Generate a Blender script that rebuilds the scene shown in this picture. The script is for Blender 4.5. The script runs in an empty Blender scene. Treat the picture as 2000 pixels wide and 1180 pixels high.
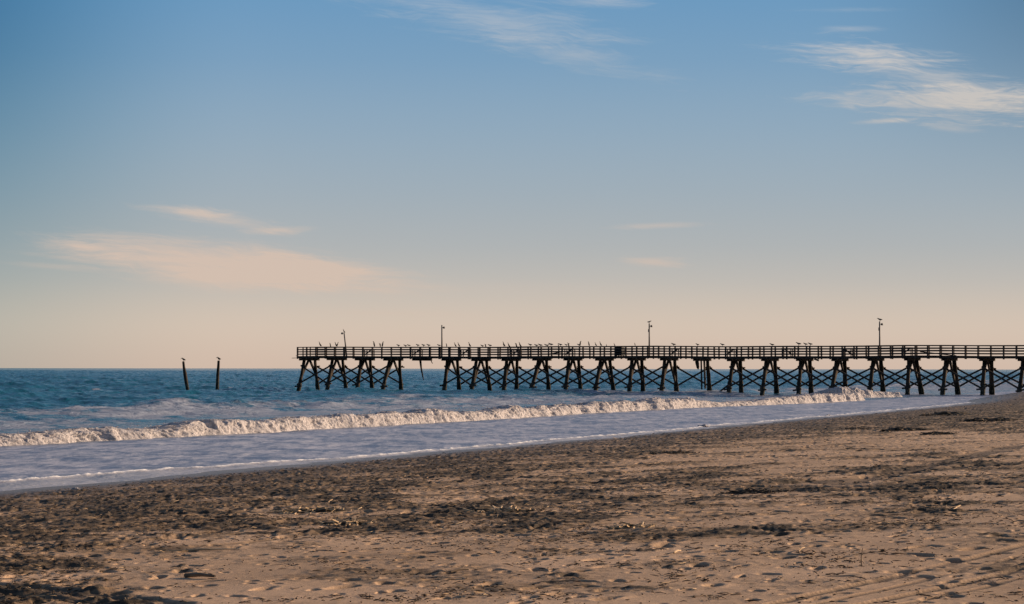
import bpy, bmesh, math, random
import numpy as np
from mathutils import Vector, Matrix
R = math.radians
rnd = random.Random(11)
scene = bpy.context.scene
C = scene.collection

# ------------------------------------------------------------------ camera
F = 4500.0                      # focal length in photo pixels (2000 wide)
CAMH = 2.4
PITCH = math.atan(130.3/F)
ROLL = R(0.085)
cam_d = bpy.data.cameras.new('camera'); cam = bpy.data.objects.new('camera', cam_d); C.objects.link(cam)
cam_d.sensor_width = 36; cam_d.lens = 36*F/2000; cam_d.clip_start = .1; cam_d.clip_end = 200000
cam.matrix_world = Matrix.Translation((0, 0, CAMH)) @ Matrix.Rotation(math.pi/2+PITCH, 4, 'X') @ Matrix.Rotation(ROLL, 4, 'Z')
scene.camera = cam
scene.render.resolution_x = 1024; scene.render.resolution_y = 604
CM = np.array(cam.matrix_world)

# ------------------------------------------------------------------ light
SUN_AZ, SUN_EL = 68.0, 15.0     # degrees right of the view direction, above the horizon
EXPO = 0.85
sun_d = bpy.data.lights.new('sun', 'SUN'); sun = bpy.data.objects.new('sun', sun_d); C.objects.link(sun)
sun_d.energy = 3.9; sun_d.angle = R(.5); sun_d.color = (1.0, .74, .50)
sd = Vector((math.sin(R(SUN_AZ))*math.cos(R(SUN_EL)), math.cos(R(SUN_AZ))*math.cos(R(SUN_EL)), math.sin(R(SUN_EL))))
sun.rotation_euler = sd.to_track_quat('Z', 'Y').to_euler()
sun.location = (60, 20, 60)
vs = scene.view_settings
vs.view_transform = 'Standard'; vs.look = 'None'; vs.exposure = EXPO; vs.gamma = 1; vs.use_curve_mapping = False

def lin(r, g, b):
    f = lambda c: (c/255/12.92) if c <= 10.3 else ((c/255+.055)/1.055)**2.4
    return (f(r), f(g), f(b))

class NT:
    """tiny helper for node trees"""
    def __init__(s, tree): s.t = tree; tree.nodes.clear()
    def n(s, typ, **kw):
        nd = s.t.nodes.new(typ)
        for k, v in kw.items():
            if hasattr(nd, k): setattr(nd, k, v)
        return nd
    def link(s, a, b): s.t.links.new(a, b)
    def put(s, sock, v):
        if isinstance(v, bpy.types.NodeSocket): s.link(v, sock)
        else: sock.default_value = v
    def m(s, op, a, b=0.0, c=None, clamp=False):
        nd = s.n('ShaderNodeMath', operation=op, use_clamp=clamp)
        s.put(nd.inputs[0], a); s.put(nd.inputs[1], b)
        if c is not None: s.put(nd.inputs[2], c)
        return nd.outputs[0]
    def mix(s, f, a, b, blend='MIX'):
        nd = s.n('ShaderNodeMix', data_type='RGBA', blend_type=blend)
        s.put(nd.inputs[0], f)
        for i, v in ((6, a), (7, b)):
            if isinstance(v, tuple): v = tuple(v)+(1,) if len(v) == 3 else v
            s.put(nd.inputs[i], v)
        return nd.outputs[2]
    def smooth(s, x, a, b):
        nd = s.n('ShaderNodeMapRange', interpolation_type='SMOOTHSTEP')
        s.put(nd.inputs[0], x); nd.inputs[1].default_value = a; nd.inputs[2].default_value = b
        return nd.outputs[0]
    def noise(s, vec, scale, detail=4, rough=.55, dist=0.0):
        nd = s.n('ShaderNodeTexNoise'); s.put(nd.inputs['Vector'], vec)
        nd.inputs['Scale'].default_value = scale; nd.inputs['Detail'].default_value = detail
        nd.inputs['Roughness'].default_value = rough; nd.inputs['Distortion'].default_value = dist
        return nd.outputs[0]
    def ramp(s, x, stops, interp='LINEAR'):
        nd = s.n('ShaderNodeValToRGB'); s.put(nd.inputs[0], x)
        cr = nd.color_ramp; cr.interpolation = interp
        while len(cr.elements) < len(stops): cr.elements.new(.5)
        for e, (p, c) in zip(cr.elements, stops):
            e.position = p; e.color = tuple(c)+(1,)
        return nd.outputs[0]
    def comb(s, x, y, z=0.0):
        nd = s.n('ShaderNodeCombineXYZ')
        for i, v in enumerate((x, y, z)): s.put(nd.inputs[i], v)
        return nd.outputs[0]
    def attr(s, name):
        return s.n('ShaderNodeAttribute', attribute_name=name).outputs['Fac']

# ------------------------------------------------------------------ sky (directional, in azimuth / elevation)
world = bpy.data.worlds.new('World'); scene.world = world; world.use_nodes = True
w = NT(world.node_tree)
sky = w.n('ShaderNodeTexSky'); sky.sky_type = 'NISHITA'; sky.sun_disc = False
sky.sun_elevation = R(SUN_EL); sky.sun_rotation = R(SUN_AZ)
sky.air_density = 1.0; sky.dust_density = 1.2; sky.ozone_density = 1.6
g = w.n('ShaderNodeNewGeometry'); sp = w.n('ShaderNodeSeparateXYZ')
tc = w.n('ShaderNodeTexCoord'); w.link(tc.outputs['Generated'], sp.inputs[0])
dx, dy, dz = sp.outputs
el = w.m('MULTIPLY', w.m('ARCSINE', dz), F)               # 1 unit = one photo pixel of angle
az = w.m('MULTIPLY', w.m('ARCTAN2', dx, dy), F)
E = 2**EXPO
def sc(c, k=1.0): return tuple(x*k/E for x in lin(*c))
low = w.ramp(w.m('DIVIDE', el, 800.0, clamp=True), [
    (0.00, sc((208, 184, 167))), (.08, sc((213, 194, 177))), (.14, sc((208, 193, 178))), (.21, sc((191, 186, 179))), (.30, sc((175, 179, 180))),
    (.43, sc((160, 174, 184))), (.58, sc((146, 170, 189))), (.75, sc((124, 160, 190))), (1.0, sc((96, 149, 192)))], 'B_SPLINE')
# lens vignette put into the sky colour: darker far left and high right
lf = w.smooth(az, -500.0, -1250.0)
hi = w.smooth(el, 50.0, 720.0)
darkl = w.m('SUBTRACT', 1.0, w.m('MULTIPLY', lf, w.m('MULTIPLY_ADD', hi, .34, .20)))
low = w.mix(1.0, low, w.comb(w.m('POWER', darkl, 1.7), w.m('POWER', darkl, .95), w.m('POWER', darkl, .70)), 'MULTIPLY')
rf = w.m('MULTIPLY', w.smooth(az, 550.0, 1200.0), w.smooth(el, 250.0, 800.0))
rd = w.m('SUBTRACT', 1.0, w.m('MULTIPLY', rf, .42))
low = w.mix(1.0, low, w.comb(rd, rd, rd), 'MULTIPLY')
# cirrus: (x, y in photo px, rx, ry, slope, amount, streak contrast)
CL = [(395, 512, 370, 56, .085, 1.25, .62), (630, 536, 250, 38, .10, 1.25, .7), (440, 548, 240, 32, .06, .8, .5), (180, 488, 140, 20, .06, .45, .8),
      (375, 418, 115, 18, .13, .9, .9), (545, 452, 85, 10, -.04, .6, .9), (460, 436, 130, 18, .16, .45, 1.0), (560, 500, 130, 14, .2, .55, .8),
      (1700, 120, 200, 30, .10, .70, 1.3), (1830, 165, 250, 44, .26, .65, 1.3), (1850, 208, 260, 38, .05, .92, 1.3), (1720, 242, 60, 6, -.04, .6, 1.0),
      (1850, 258, 60, 10, .12, .35, 1.2), (960, 40, 290, 48, .16, .46, 1.1), (1110, 105, 190, 38, .22, .32, 1.2), (1180, 5, 110, 16, .08, .5, 1.0),
      (1275, 512, 85, 13, .02, .62, 1.1), (1280, 441, 110, 8, -.03, .5, .8), (1650, 28, 150, 7, .02, .25, 1.0), (1660, 65, 70, 7, .02, .3, 1.0),
      (760, 612, 240, 11, .02, .30, .5), (130, 526, 130, 8, .06, .35, .6), (1010, 560, 320, 20, .0, .10, .5)]
nv = w.comb(w.m('MULTIPLY', az, .0042), w.m('MULTIPLY', w.m('SUBTRACT', el, w.m('MULTIPLY', az, -.06)), .042), 3.1)
n1 = w.noise(nv, 1.0, 6, .62, .6)
wv = w.noise(w.comb(w.m('MULTIPLY', az, .006), w.m('MULTIPLY', el, .012), 1.3), 1.0, 2, .5)
elw = w.m('MULTIPLY_ADD', wv, 70.0, el)
nv2 = w.comb(w.m('MULTIPLY', az, .016), w.m('MULTIPLY', w.m('SUBTRACT', elw, w.m('MULTIPLY', az, -.10)), .13), 7.7)
n2 = w.noise(nv2, 1.0, 6, .62, .8)
nz = w.m('SUBTRACT', w.m('MULTIPLY_ADD', n2, .45, w.m('MULTIPLY', n1, .75)), .60)
tot = 0.0
for (cx, cy, rx, ry, sl, amt, k) in CL:
    u = w.m('DIVIDE', w.m('SUBTRACT', az, cx-1000.0), rx)
    v = w.m('DIVIDE', w.m('SUBTRACT', el, w.m('MULTIPLY_ADD', w.m('SUBTRACT', az, cx-1000.0), -sl, 720.0-cy)), ry)
    r2 = w.m('SQRT', w.m('MULTIPLY_ADD', u, u, w.m('MULTIPLY', v, v)))
    e = w.m('MULTIPLY_ADD', nz, k*2.2, w.m('SUBTRACT', 1.12, r2))
    tot = w.m('ADD', tot, w.m('MULTIPLY', w.smooth(e, 0.0, 1.35), amt))
tot = w.m('MINIMUM', tot, 1.0)
ccol = w.ramp(w.m('DIVIDE', el, 800.0, clamp=True), [(0, sc((212, 190, 172))), (.28, sc((212, 191, 176))), (.62, sc((203, 196, 189))), (1, sc((190, 198, 208)))])
low = w.mix(w.m('MULTIPLY', tot, .93), low, ccol)
# blend to the physical sky above the picture
nis = w.mix(1.0, sky.outputs[0], (.060, .060, .064), 'MULTIPLY')
col = w.mix(w.smooth(el, 700.0, 1750.0), low, nis)
bg = w.n('ShaderNodeBackground'); w.link(col, bg.inputs[0]); bg.inputs[1].default_value = 1.0
wo = w.n('ShaderNodeOutputWorld'); w.link(bg.outputs[0], wo.inputs[0])

# ------------------------------------------------------------------ helpers
def unpose():
    return np.linalg.inv(CM)
VM = unpose()
def project(P):
    P = np.asarray(P, float); q = P @ VM[:3, :3].T + VM[:3, 3]
    return 1000+F*q[..., 0]/-q[..., 2], 590-F*q[..., 1]/-q[..., 2]
def ray(px, py):
    v = np.array([(px-1000)/F, (590-py)/F, -1.0]); return CM[:3, :3] @ v
P0 = np.array([-26.2, 0.0]); _e = np.array([.36, 1.0]); _e /= np.linalg.norm(_e); _m = np.array([-_e[1], _e[0]])
def sdcoord(X, Y):              # along the shore, out to sea
    return (X-P0[0])*_e[0]+(Y-P0[1])*_e[1], (X-P0[0])*_m[0]+(Y-P0[1])*_m[1]
def xyof(s, d): return P0[0]+s*_e[0]+d*_m[0], P0[1]+s*_e[1]+d*_m[1]
SL = .030
def sand_base(d): return np.where(d > 0, -d*.05, -d*SL)
def bank(s, d): return .56*sstep(168, 210, s)*(1-sstep(0.0, 5.0, d))*(.30+.70*sstep(-15, -3, d))
def ground_at(px, py, water=False):
    r = ray(px, py); z = 0.0
    for _ in range(12):
        t = (z-CAMH)/r[2]; x, y = r[0]*t, r[1]*t
        if water: break
        z = float(sand_base(np.float64(sdcoord(x, y)[1])))
    return x, y, z

def h2(ix, iy, seed):
    with np.errstate(over='ignore'):
        a = ix.astype(np.int64).astype(np.uint32)*np.uint32(374761393)+iy.astype(np.int64).astype(np.uint32)*np.uint32(668265263)+np.uint32((seed*2246822519) % 4294967296)
        a = (a ^ (a >> np.uint32(13)))*np.uint32(1274126177)
        a = (a ^ (a >> np.uint32(16)))*np.uint32(2654435761)
        a = a ^ (a >> np.uint32(15))
    return a.astype(np.float64)/4294967295.0
def vnoise(x, y, seed):
    ix = np.floor(x); iy = np.floor(y); fx = x-ix; fy = y-iy
    u = fx*fx*fx*(fx*(fx*6-15)+10); v = fy*fy*fy*(fy*(fy*6-15)+10)
    def gr(a, b, dx, dy):
        t = h2(a, b, seed)*2*math.pi
        return np.cos(t)*dx+np.sin(t)*dy
    n00 = gr(ix, iy, fx, fy); n10 = gr(ix+1, iy, fx-1, fy); n01 = gr(ix, iy+1, fx, fy-1); n11 = gr(ix+1, iy+1, fx-1, fy-1)
    return 1.4*((n00*(1-u)+n10*u)*(1-v)+(n01*(1-u)+n11*u)*v)
def fbm(x, y, seed, octv=4, gain=.5, lac=2.03):
    a = 1.0; t = 0; n = 0
    for o in range(octv):
        t = t+a*vnoise(x, y, seed+o*17); n += a; a *= gain; x = x*lac+3.1; y = y*lac+1.7
    return t/n
def sstep(a, b, x):
    t = np.clip((x-a)/(b-a), 0, 1); return t*t*(3-2*t)
def dents(X, Y, cell, seed, prob, L, W):
    """footprint like dents with a pushed up rim; prob may be an array"""
    out = np.zeros_like(X); gx = np.floor(X/cell); gy = np.floor(Y/cell)
    for ox in (-1, 0, 1):
        for oy in (-1, 0, 1):
            cx, cy = gx+ox, gy+oy
            px = (cx+.15+.7*h2(cx, cy, seed))*cell; py = (cy+.15+.7*h2(cx, cy, seed+1))*cell
            a = (h2(cx, cy, seed+2)-.5)*2.4+1.2; s = .7+.6*h2(cx, cy, seed+3)
            ca, sa = np.cos(a), np.sin(a); dx, dy = X-px, Y-py
            r = np.sqrt(((dx*ca+dy*sa)/(L*s))**2+((-dx*sa+dy*ca)/(W*s))**2)
            on = h2(cx, cy, seed+4) < prob
            out += np.where(on, -(1-sstep(.55, 1.15, r))+.10*np.exp(-((r-1.5)/.35)**2), 0)
    return out

def link(o, parent=None):
    C.objects.link(o)
    if parent is not None: o.parent = parent
    return o
def tag(o, label=None, cat=None, group=None, kind=None):
    if label: o['label'] = label
    if cat: o['category'] = cat
    if group: o['group'] = group
    if kind: o['kind'] = kind
    return o
def empty(name, loc, rz=0):
    o = bpy.data.objects.new(name, None); o.empty_display_size = .3
    o.location = loc; o.rotation_euler = (0, 0, rz); C.objects.link(o); return o
class MB:
    def __init__(s): s.bm = bmesh.new()
    def box(s, c, size, rot=None, taper=None):
        r = bmesh.ops.create_cube(s.bm, size=1)
        M = Matrix.Translation(c) @ (rot.to_4x4() if rot else Matrix.Identity(4)) @ Matrix.Diagonal((*size, 1))
        bmesh.ops.transform(s.bm, matrix=M, verts=r['verts']); return s
    def bar(s, a, b, wd, hd, up=(0, 0, 1)):
        a, b = Vector(a), Vector(b); x = (b-a); L = x.length; x.normalize()
        y = Vector(up).cross(x)
        if y.length < 1e-4: y = Vector((0, 1, 0)).cross(x)
        y.normalize(); z = x.cross(y)
        rot = Matrix((x, y, z)).transposed()
        return s.box((a+b)/2, (L, wd, hd), rot)
    def tube(s, pts, rads, seg=10, wob=0.0, seed=0):
        pts = [Vector(p) for p in pts]; rr = random.Random(seed); rings = []
        for i, p in enumerate(pts):
            t = (pts[min(i+1, len(pts)-1)]-pts[max(i-1, 0)]).normalized()
            u = t.cross(Vector((0, 1, 0)) if abs(t.y) < .9 else Vector((1, 0, 0))).normalized(); v = t.cross(u)
            rings.append([s.bm.verts.new(p+(u*math.cos(k*2*math.pi/seg)+v*math.sin(k*2*math.pi/seg))*rads[i]*(1+rr.uniform(-wob, wob))) for k in range(seg)])
        for i in range(len(rings)-1):
            for k in range(seg):
                s.bm.faces.new((rings[i][k], rings[i][(k+1) % seg], rings[i+1][(k+1) % seg], rings[i+1][k]))
        s.bm.faces.new(rings[0][::-1]); s.bm.faces.new(rings[-1]); return s
    def build(s, name, mat, parent=None, smooth=False, loc=None, bevel=0):
        bmesh.ops.recalc_face_normals(s.bm, faces=s.bm.faces[:])
        if bevel: bmesh.ops.bevel(s.bm, geom=s.bm.edges[:], offset=bevel, segments=1, affect='EDGES')
        me = bpy.data.meshes.new(name); s.bm.to_mesh(me); s.bm.free()
        if smooth: me.shade_smooth()
        me.materials.append(mat); o = bpy.data.objects.new(name, me)
        if loc: o.location = loc
        return link(o, parent)

def grid_mesh(name, X, Y, Z, mat, attrs, smooth=True, keep=None):
    r, c = X.shape; me = bpy.data.meshes.new(name)
    co = np.stack([X, Y, Z], -1).reshape(-1, 3).astype(np.float32)
    i = np.arange(r*c).reshape(r, c)
    q = np.stack([i[:-1, :-1], i[:-1, 1:], i[1:, 1:], i[1:, :-1]], -1).reshape(-1, 4)
    if keep is not None:
        kf = (keep[:-1, :-1] | keep[:-1, 1:] | keep[1:, 1:] | keep[1:, :-1]).reshape(-1); q = q[kf]
        used = np.zeros(r*c, bool); used[q.ravel()] = True
        mp = np.cumsum(used)-1; q = mp[q]; co = co[used]
    else: used = None
    me.vertices.add(len(co)); me.vertices.foreach_set('co', co.ravel())
    me.loops.add(q.size); me.loops.foreach_set('vertex_index', q.astype(np.int32).ravel())
    me.polygons.add(len(q)); me.polygons.foreach_set('loop_start', (np.arange(len(q))*4).astype(np.int32))
    me.update(calc_edges=True)
    for k, a in attrs.items():
        at = me.attributes.new(k, 'FLOAT', 'POINT'); v = a.reshape(-1).astype(np.float32)
        at.data.foreach_set('value', v[used] if used is not None else v)
    if smooth: me.shade_smooth()
    me.materials.append(mat)
    return link(bpy.data.objects.new(name, me))

def material(name):
    m = bpy.data.materials.new(name); m.use_nodes = True; t = NT(m.node_tree)
    p = t.n('ShaderNodeBsdfPrincipled'); o = t.n('ShaderNodeOutputMaterial'); t.link(p.outputs[0], o.inputs[0])
    return m, t, p
def pos(t): return t.n('ShaderNodeNewGeometry').outputs['Position']
def ocoord(t): return t.n('ShaderNodeTexCoord').outputs['Object']

def wood(name, a, b, rough=.85, spec=.25):
    m, t, p = material(name); v = ocoord(t)
    n = t.noise(v, 2.3, 5, .6); n2 = t.noise(v, 18.0, 3)
    t.put(p.inputs['Base Color'], t.mix(t.smooth(t.m('MULTIPLY_ADD', n2, .4, t.m('MULTIPLY', n, .6)), .35, .65), a, b))
    p.inputs['Roughness'].default_value = rough; p.inputs['Specular IOR Level'].default_value = spec
    bp = t.n('ShaderNodeBump'); bp.inputs['Strength'].default_value = .5; bp.inputs['Distance'].default_value = .02
    t.link(n2, bp.inputs['Height']); t.link(bp.outputs[0], p.inputs['Normal'])
    return m
M_PILE = wood('wet_pile_wood', (.008, .007, .006), (.058, .040, .027))
_t = NT.__new__(NT); _t.t = M_PILE.node_tree; _p = [n for n in _t.t.nodes if n.type == 'BSDF_PRINCIPLED'][0]
_c = _p.inputs['Base Color'].links[0].from_socket; _s = _t.n('ShaderNodeSeparateXYZ'); _t.link(pos(_t), _s.inputs[0])
_b = _t.noise(pos(_t), 7.0, 4, .6)
_tide = _t.smooth(_t.m('MULTIPLY_ADD', _b, -.8, _s.outputs[2]), .75, .25)
_t.put(_p.inputs['Base Color'], _t.mix(_tide, _c, _t.mix(_t.smooth(_b, .52, .62), (.010, .013, .010), (.085, .080, .065))))
M_WOOD = wood('weathered_wood', (.014, .012, .012), (.070, .053, .042))
M_RAIL = wood('railing_wood', (.026, .021, .020), (.070, .052, .043))
M_METAL = wood('grey_metal', (.05, .045, .045), (.10, .085, .08), .6, .4)
M_TARP = wood('dark_tarp', (.008, .008, .009), (.018, .017, .018), .7)
M_BIRD = wood('dark_feathers', (.020, .018, .017), (.050, .043, .038))
M_GULL = wood('grey_feathers', (.055, .048, .045), (.16, .14, .125))

# ------------------------------------------------------------------ beach
# (x, y in photo, amount of churned sand and wrack)
DEN = [(0,985,.7),(0,1030,.75),(0,1085,.8),(0,1150,.8),(150,1150,.6),(110,1100,.8),(230,980,.9),(250,1060,.55),(300,1130,.2),(450,960,.85),(450,1010,.85),(450,1100,.12),(450,1160,.15),
 (600,930,.9),(650,960,.9),(650,1000,.6),(700,1040,.8),(700,1090,.2),(700,1150,.3),(900,900,.85),(900,960,.55),(950,1010,.85),(950,1060,.7),(950,1110,.25),(900,1160,.45),
 (1150,880,.75),(1150,920,.5),(1150,960,.65),(1150,1000,.8),(1200,1060,.55),(1150,1130,.4),(1300,850,.8),(1400,900,.3),(1350,950,.75),(1350,1000,.4),(1300,1100,.45),(1350,1170,.35),
 (1500,840,.8),(1550,870,.4),(1550,910,.25),(1550,960,.7),(1600,1000,.35),(1600,1080,.55),(1500,1150,.15),(1700,825,.85),(1750,870,.25),(1700,950,.5),(1800,1000,.8),(1700,1060,.45),(1750,1130,.15),
 (1850,812,.95),(1900,785,.9),(1950,830,.8),(1900,870,.25),(1950,940,.6),(1950,1000,.6),(1950,1060,.2),(1950,1150,.25),(1985,890,.35),(1975,778,1.0),(1995,790,1.0)]
DEN = np.array(DEN, float)
def density(px, py):
    num = np.zeros_like(px); den = np.zeros_like(px)
    ly = np.log(np.maximum(py-700, 12))*620
    for x, y, v in DEN:
        wgt = 1/(((px-x)**2+((ly-math.log(y-700)*620)*1.3)**2)/1e4+.25)**2
        num += wgt*v; den += wgt
    return num/den
# wheel tracks: polylines measured on the ground, (points, half width, depth, tread)
TR = [([(1440,1200),(1520,1178),(2000,1066),(2100,1046)], .075, .036, .5), ([(1600,1200),(1700,1178),(2000,1110),(2100,1090)], .07, .036, .5), ([(1470,1212),(1560,1190),(2000,1084),(2100,1064)], .045, .022, 0), ([(1650,1210),(1760,1182),(2000,1126),(2100,1106)], .045, .022, 0),
      ([(-60,1138),(0,1143),(110,1150),(250,1168),(420,1192)], .16, .055, 0), ([(-60,1155),(0,1160),(120,1168),(300,1190)], .16, .055, 0),
      ([(560,1022),(645,1011),(800,992),(975,976),(1150,962)], .14, .035, 1), ([(-40,1058),(0,1053),(270,1023),(500,990)], .16, .04, 0),
      ([(60,1076),(120,1070),(300,1055),(495,1030)], .15, .05, 1), ([(1500,952),(1650,950),(2050,940)], .50, .09, 0), ([(1640,945),(1740,924),(1980,871)], .40, .07, 0),
      ([(1560,944),(1685,931),(2050,896)], .42, .07, 0), ([(300,1078),(480,1060),(640,1040)], .14, .04, 0), ([(1500,960),(1750,957),(2050,951)], .35, .06, 0)]
def seg_dist(X, Y, pts):
    best = np.full(X.shape, 1e9); al = np.zeros(X.shape); acc = 0
    for (a, b) in zip(pts[:-1], pts[1:]):
        a = np.array(a); b = np.array(b); v = b-a; L = np.hypot(*v); v /= L
        t = np.clip((X-a[0])*v[0]+(Y-a[1])*v[1], 0, L); dd = np.hypot(X-a[0]-t*v[0], Y-a[1]-t*v[1])
        k = dd < best; best = np.where(k, dd, best); al = np.where(k, acc+t, al); acc += L
    return best, al
def relief(X, Y, px, py):
    s, d = sdcoord(X, Y); den = density(px, np.clip(py, 760, 1250))
    inl = np.clip(-d, 0, None)
    edge = sstep(.3, 2.5, -d+5.5*sstep(168, 205, s))
    dist = np.hypot(X, Y)
    z = .035*fbm(X/2.6, Y/2.6, 3, 3)*edge
    ch = 1-2*np.abs(fbm(X/.55, Y/.55, 21, 3, .55))
    patch = np.clip(.5+1.6*fbm(X/2.1, Y/2.1, 61, 3)+(den-.5)*1.5, 0, 1)
    z += edge*patch*(.046*(ch-.5))
    wn = fbm(X/.85, Y/.36, 131, 4, .5)+.35*fbm(X/2.7, Y/2.7, 133, 2)  # weed mask drawn out sideways so its dark streaks also mimic low-sun shadows
    weed = edge*sstep(.20, .42, wn+.46*(patch-.60)+.28*(den-.52))
    z += weed*(.012+.035*np.abs(fbm(X/.16, Y/.16, 137, 2)))
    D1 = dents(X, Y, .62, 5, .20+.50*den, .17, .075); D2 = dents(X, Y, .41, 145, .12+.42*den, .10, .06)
    z += edge*(.052*D1+.040*D2)
    z += edge*.034*dents(X, Y, .33, 45, .12+.42*patch, .07, .05)
    z += edge*0.006*(.25+patch)*fbm(X/.12, Y/.09, 31, 2)
    track_dentshade = np.zeros_like(X)
    for pts, hw, dep, tread in TR:
        g = [ground_at(*p)[:2] for p in pts]
        D, al = seg_dist(X, Y, g)
        wob = min(.05, hw*.3)*vnoise(al/.9, al*0, 77)
        q = (D+wob)/hw
        prof = -(1-sstep(.6, 1.15, q))+.15*np.exp(-((q-1.5)/.36)**2)
        brk = .55+.45*sstep(-.25, .2, vnoise(al/2.3, al*0+4.4, 9))
        z += edge*dep*.6*prof*brk
        if tread: z += tread*.009*np.sin(al*2*math.pi/.10+D*18)*(q < 1.05)
        track_dentshade = np.maximum(track_dentshade, (1-sstep(.6, 1.35, q))*brk)
    track_dentshade = np.maximum(track_dentshade, edge*np.clip(-.80*D1-.75*D2, 0, .85))  # footprint shadows painted as dark colour inside the dents
    return z, den, patch, track_dentshade, weed
def rows(a, b, k):
    z = [a]
    while z[-1] < b: z.append(z[-1]*(1+k))
    return np.array(z)
def cols(lo, hi, n, out_lo, out_hi, no):
    return np.concatenate([np.linspace(out_lo, lo, no, endpoint=False), np.linspace(lo, hi, n), np.linspace(hi, out_hi, no+1)[1:]])
zz = np.concatenate([rows(1.5, 14.5, .02)[:-1], rows(14.5, 60, .0017)[:-1], rows(60, 270, .0024), rows(280, 1500, .03)])
uu = cols(-.245, .245, 1250, -.9, .9, 60)
Yg, Ug = np.meshgrid(zz, uu, indexing='ij'); Xg = Ug*Yg
px_, py_ = project(np.stack([Xg, Yg, Xg*0+.3], -1))
s_, d_ = sdcoord(Xg, Yg)
keep = d_ < 9
rz, den_, patch_, track_dentshade_, weed_shade_ = relief(Xg, Yg, px_, py_)
zb = sand_base(d_)
wet = .55*(1-sstep(.4, 3.2, -d_))+.45*(1-sstep(2.0, 10.0, -d_+7*sstep(168, 205, s_)+1.6*fbm(s_/6, d_/2.5, 91, 3)))
m, t, p = material('beach_sand')
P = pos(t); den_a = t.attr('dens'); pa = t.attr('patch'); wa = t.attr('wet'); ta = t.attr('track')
nf = t.noise(P, 9.0, 6, .68); nm = t.noise(P, 2.4, 5, .6, .5); nl = t.noise(P, .35, 4, .55)
ng = t.noise(P, 60.0, 3, .7)
dry = t.mix(t.smooth(nl, .35, .68), (.43, .285, .180), (.55, .372, .243))
dry = t.mix(t.smooth(ng, .30, .72), t.mix(1.0, dry, (.80, .79, .78), 'MULTIPLY'), dry)
stain = t.smooth(t.m('ADD', t.m('MULTIPLY_ADD', nf, .85, t.m('MULTIPLY', nm, .75)), t.m('MULTIPLY', pa, .40)), 0.84, 1.20)
sandc = t.mix(t.m('MULTIPLY', stain, .86), dry, (.125, .082, .046))
sandc = t.mix(t.m('MULTIPLY', ta, .85), sandc, (.085, .062, .046))  # dark wheel track tone together with the painted footprint shadows
we = t.smooth(t.m('MULTIPLY_ADD', nf, .5, t.attr('weed')), .42, .95)
sandc = t.mix(t.m('MULTIPLY', we, .93), sandc, t.mix(t.smooth(ng, .35, .65), (.018, .017, .016), (.075, .052, .032)))
wetc = t.mix(t.smooth(nm, .35, .7), (.110, .074, .043), (.185, .128, .074))
base = t.mix(t.m('MULTIPLY', wa, .92), sandc, wetc)
t.put(p.inputs['Base Color'], base)
t.put(p.inputs['Roughness'], t.m('MULTIPLY_ADD', wa, -.58, .92)); p.inputs['Specular IOR Level'].default_value = .25
bp = t.n('ShaderNodeBump'); bp.inputs['Strength'].default_value = .8; bp.inputs['Distance'].default_value = .018
t.link(t.m('MULTIPLY_ADD', ng, .35, nf), bp.inputs['Height']); t.link(bp.outputs[0], p.inputs['Normal'])
M_SAND = m
o = grid_mesh('beach_sand', Xg, Yg, zb+rz+bank(s_, d_), M_SAND, {'dens': den_, 'patch': patch_, 'wet': wet, 'track': track_dentshade_, 'weed': weed_shade_}, keep=keep)
tag(o, kind='structure')
# sand under and around the dense sheet
me = bpy.data.meshes.new('seabed')
q = [xyof(-1500, -900), xyof(4000, -900), xyof(4000, -3), xyof(-1500, -3), xyof(4000, 60), xyof(-1500, 60)]
me.from_pydata([(q[0][0], q[0][1], -.4), (q[1][0], q[1][1], -.4), (q[2][0], q[2][1], -.4), (q[3][0], q[3][1], -.4), (q[4][0], q[4][1], -3), (q[5][0], q[5][1], -3)], [], [(0, 1, 2, 3), (3, 2, 4, 5)])
me.materials.append(M_SAND); tag(link(bpy.data.objects.new('seabed', me)), kind='structure')

# ------------------------------------------------------------------ sea
# foot of the breaking bore, measured along the beach: photo points -> (s, d)
BORE = [(-120, 880), (0, 874), (150, 867), (300, 858), (450, 850), (600, 841), (800, 830), (1000, 818), (1200, 806), (1350, 798), (1500, 792), (1620, 787), (1700, 782)]
bsd = np.array([sdcoord(*ground_at(x, y, True)[:2]) for x, y in BORE]); bsd = bsd[np.argsort(bsd[:, 0])]
def bore_d(s): return np.interp(s, bsd[:, 0], bsd[:, 1])
S_END = bsd[-1, 0]
def chop(X, Y):
    s, d = sdcoord(X, Y); z = np.zeros_like(X); rr = random.Random(5)
    for i in range(30):
        wl = 1.3*1.13**i*rr.uniform(.9, 1.1); a = math.pi+rr.gauss(0, .75); k = 2*math.pi/wl
        amp = .0150*wl**.52*rr.uniform(.6, 1.2)
        ph = (d*math.cos(a)+s*math.sin(a))*k+rr.uniform(0, 6.28)
        ph = ph+.9*vnoise(X/(wl*3.1), Y/(wl*3.1), 200+i)*2
        z += amp*(1-np.abs(np.sin(ph*.5))*2+.27)
    return z
FEET = [(240*0+0, 0)]
TH = math.atan(.576); PC = np.array([0.0, 240.0]); ct, st = math.cos(TH), math.sin(TH)
def pw(s, y, z=0.0): return np.array([PC[0]+s*ct+y*st, PC[1]-s*st+y*ct, z])
def pier_s(px, y, z):
    a, b = -150.0, 150.0
    for _ in range(60):
        c = (a+b)/2
        if project(pw(c, y, z))[0] < px: a = c
        else: b = c
    return (a+b)/2
sA, sB = pier_s(604, 0, 3.4), pier_s(2003, 0, 3.4); DS = (sB-sA)/22; NB = 25
FEET = [tuple(pw(sA+i*DS, y)[:2]) for i in range(23) for y in (-1.8, 1.7) if i != 4]
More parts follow.
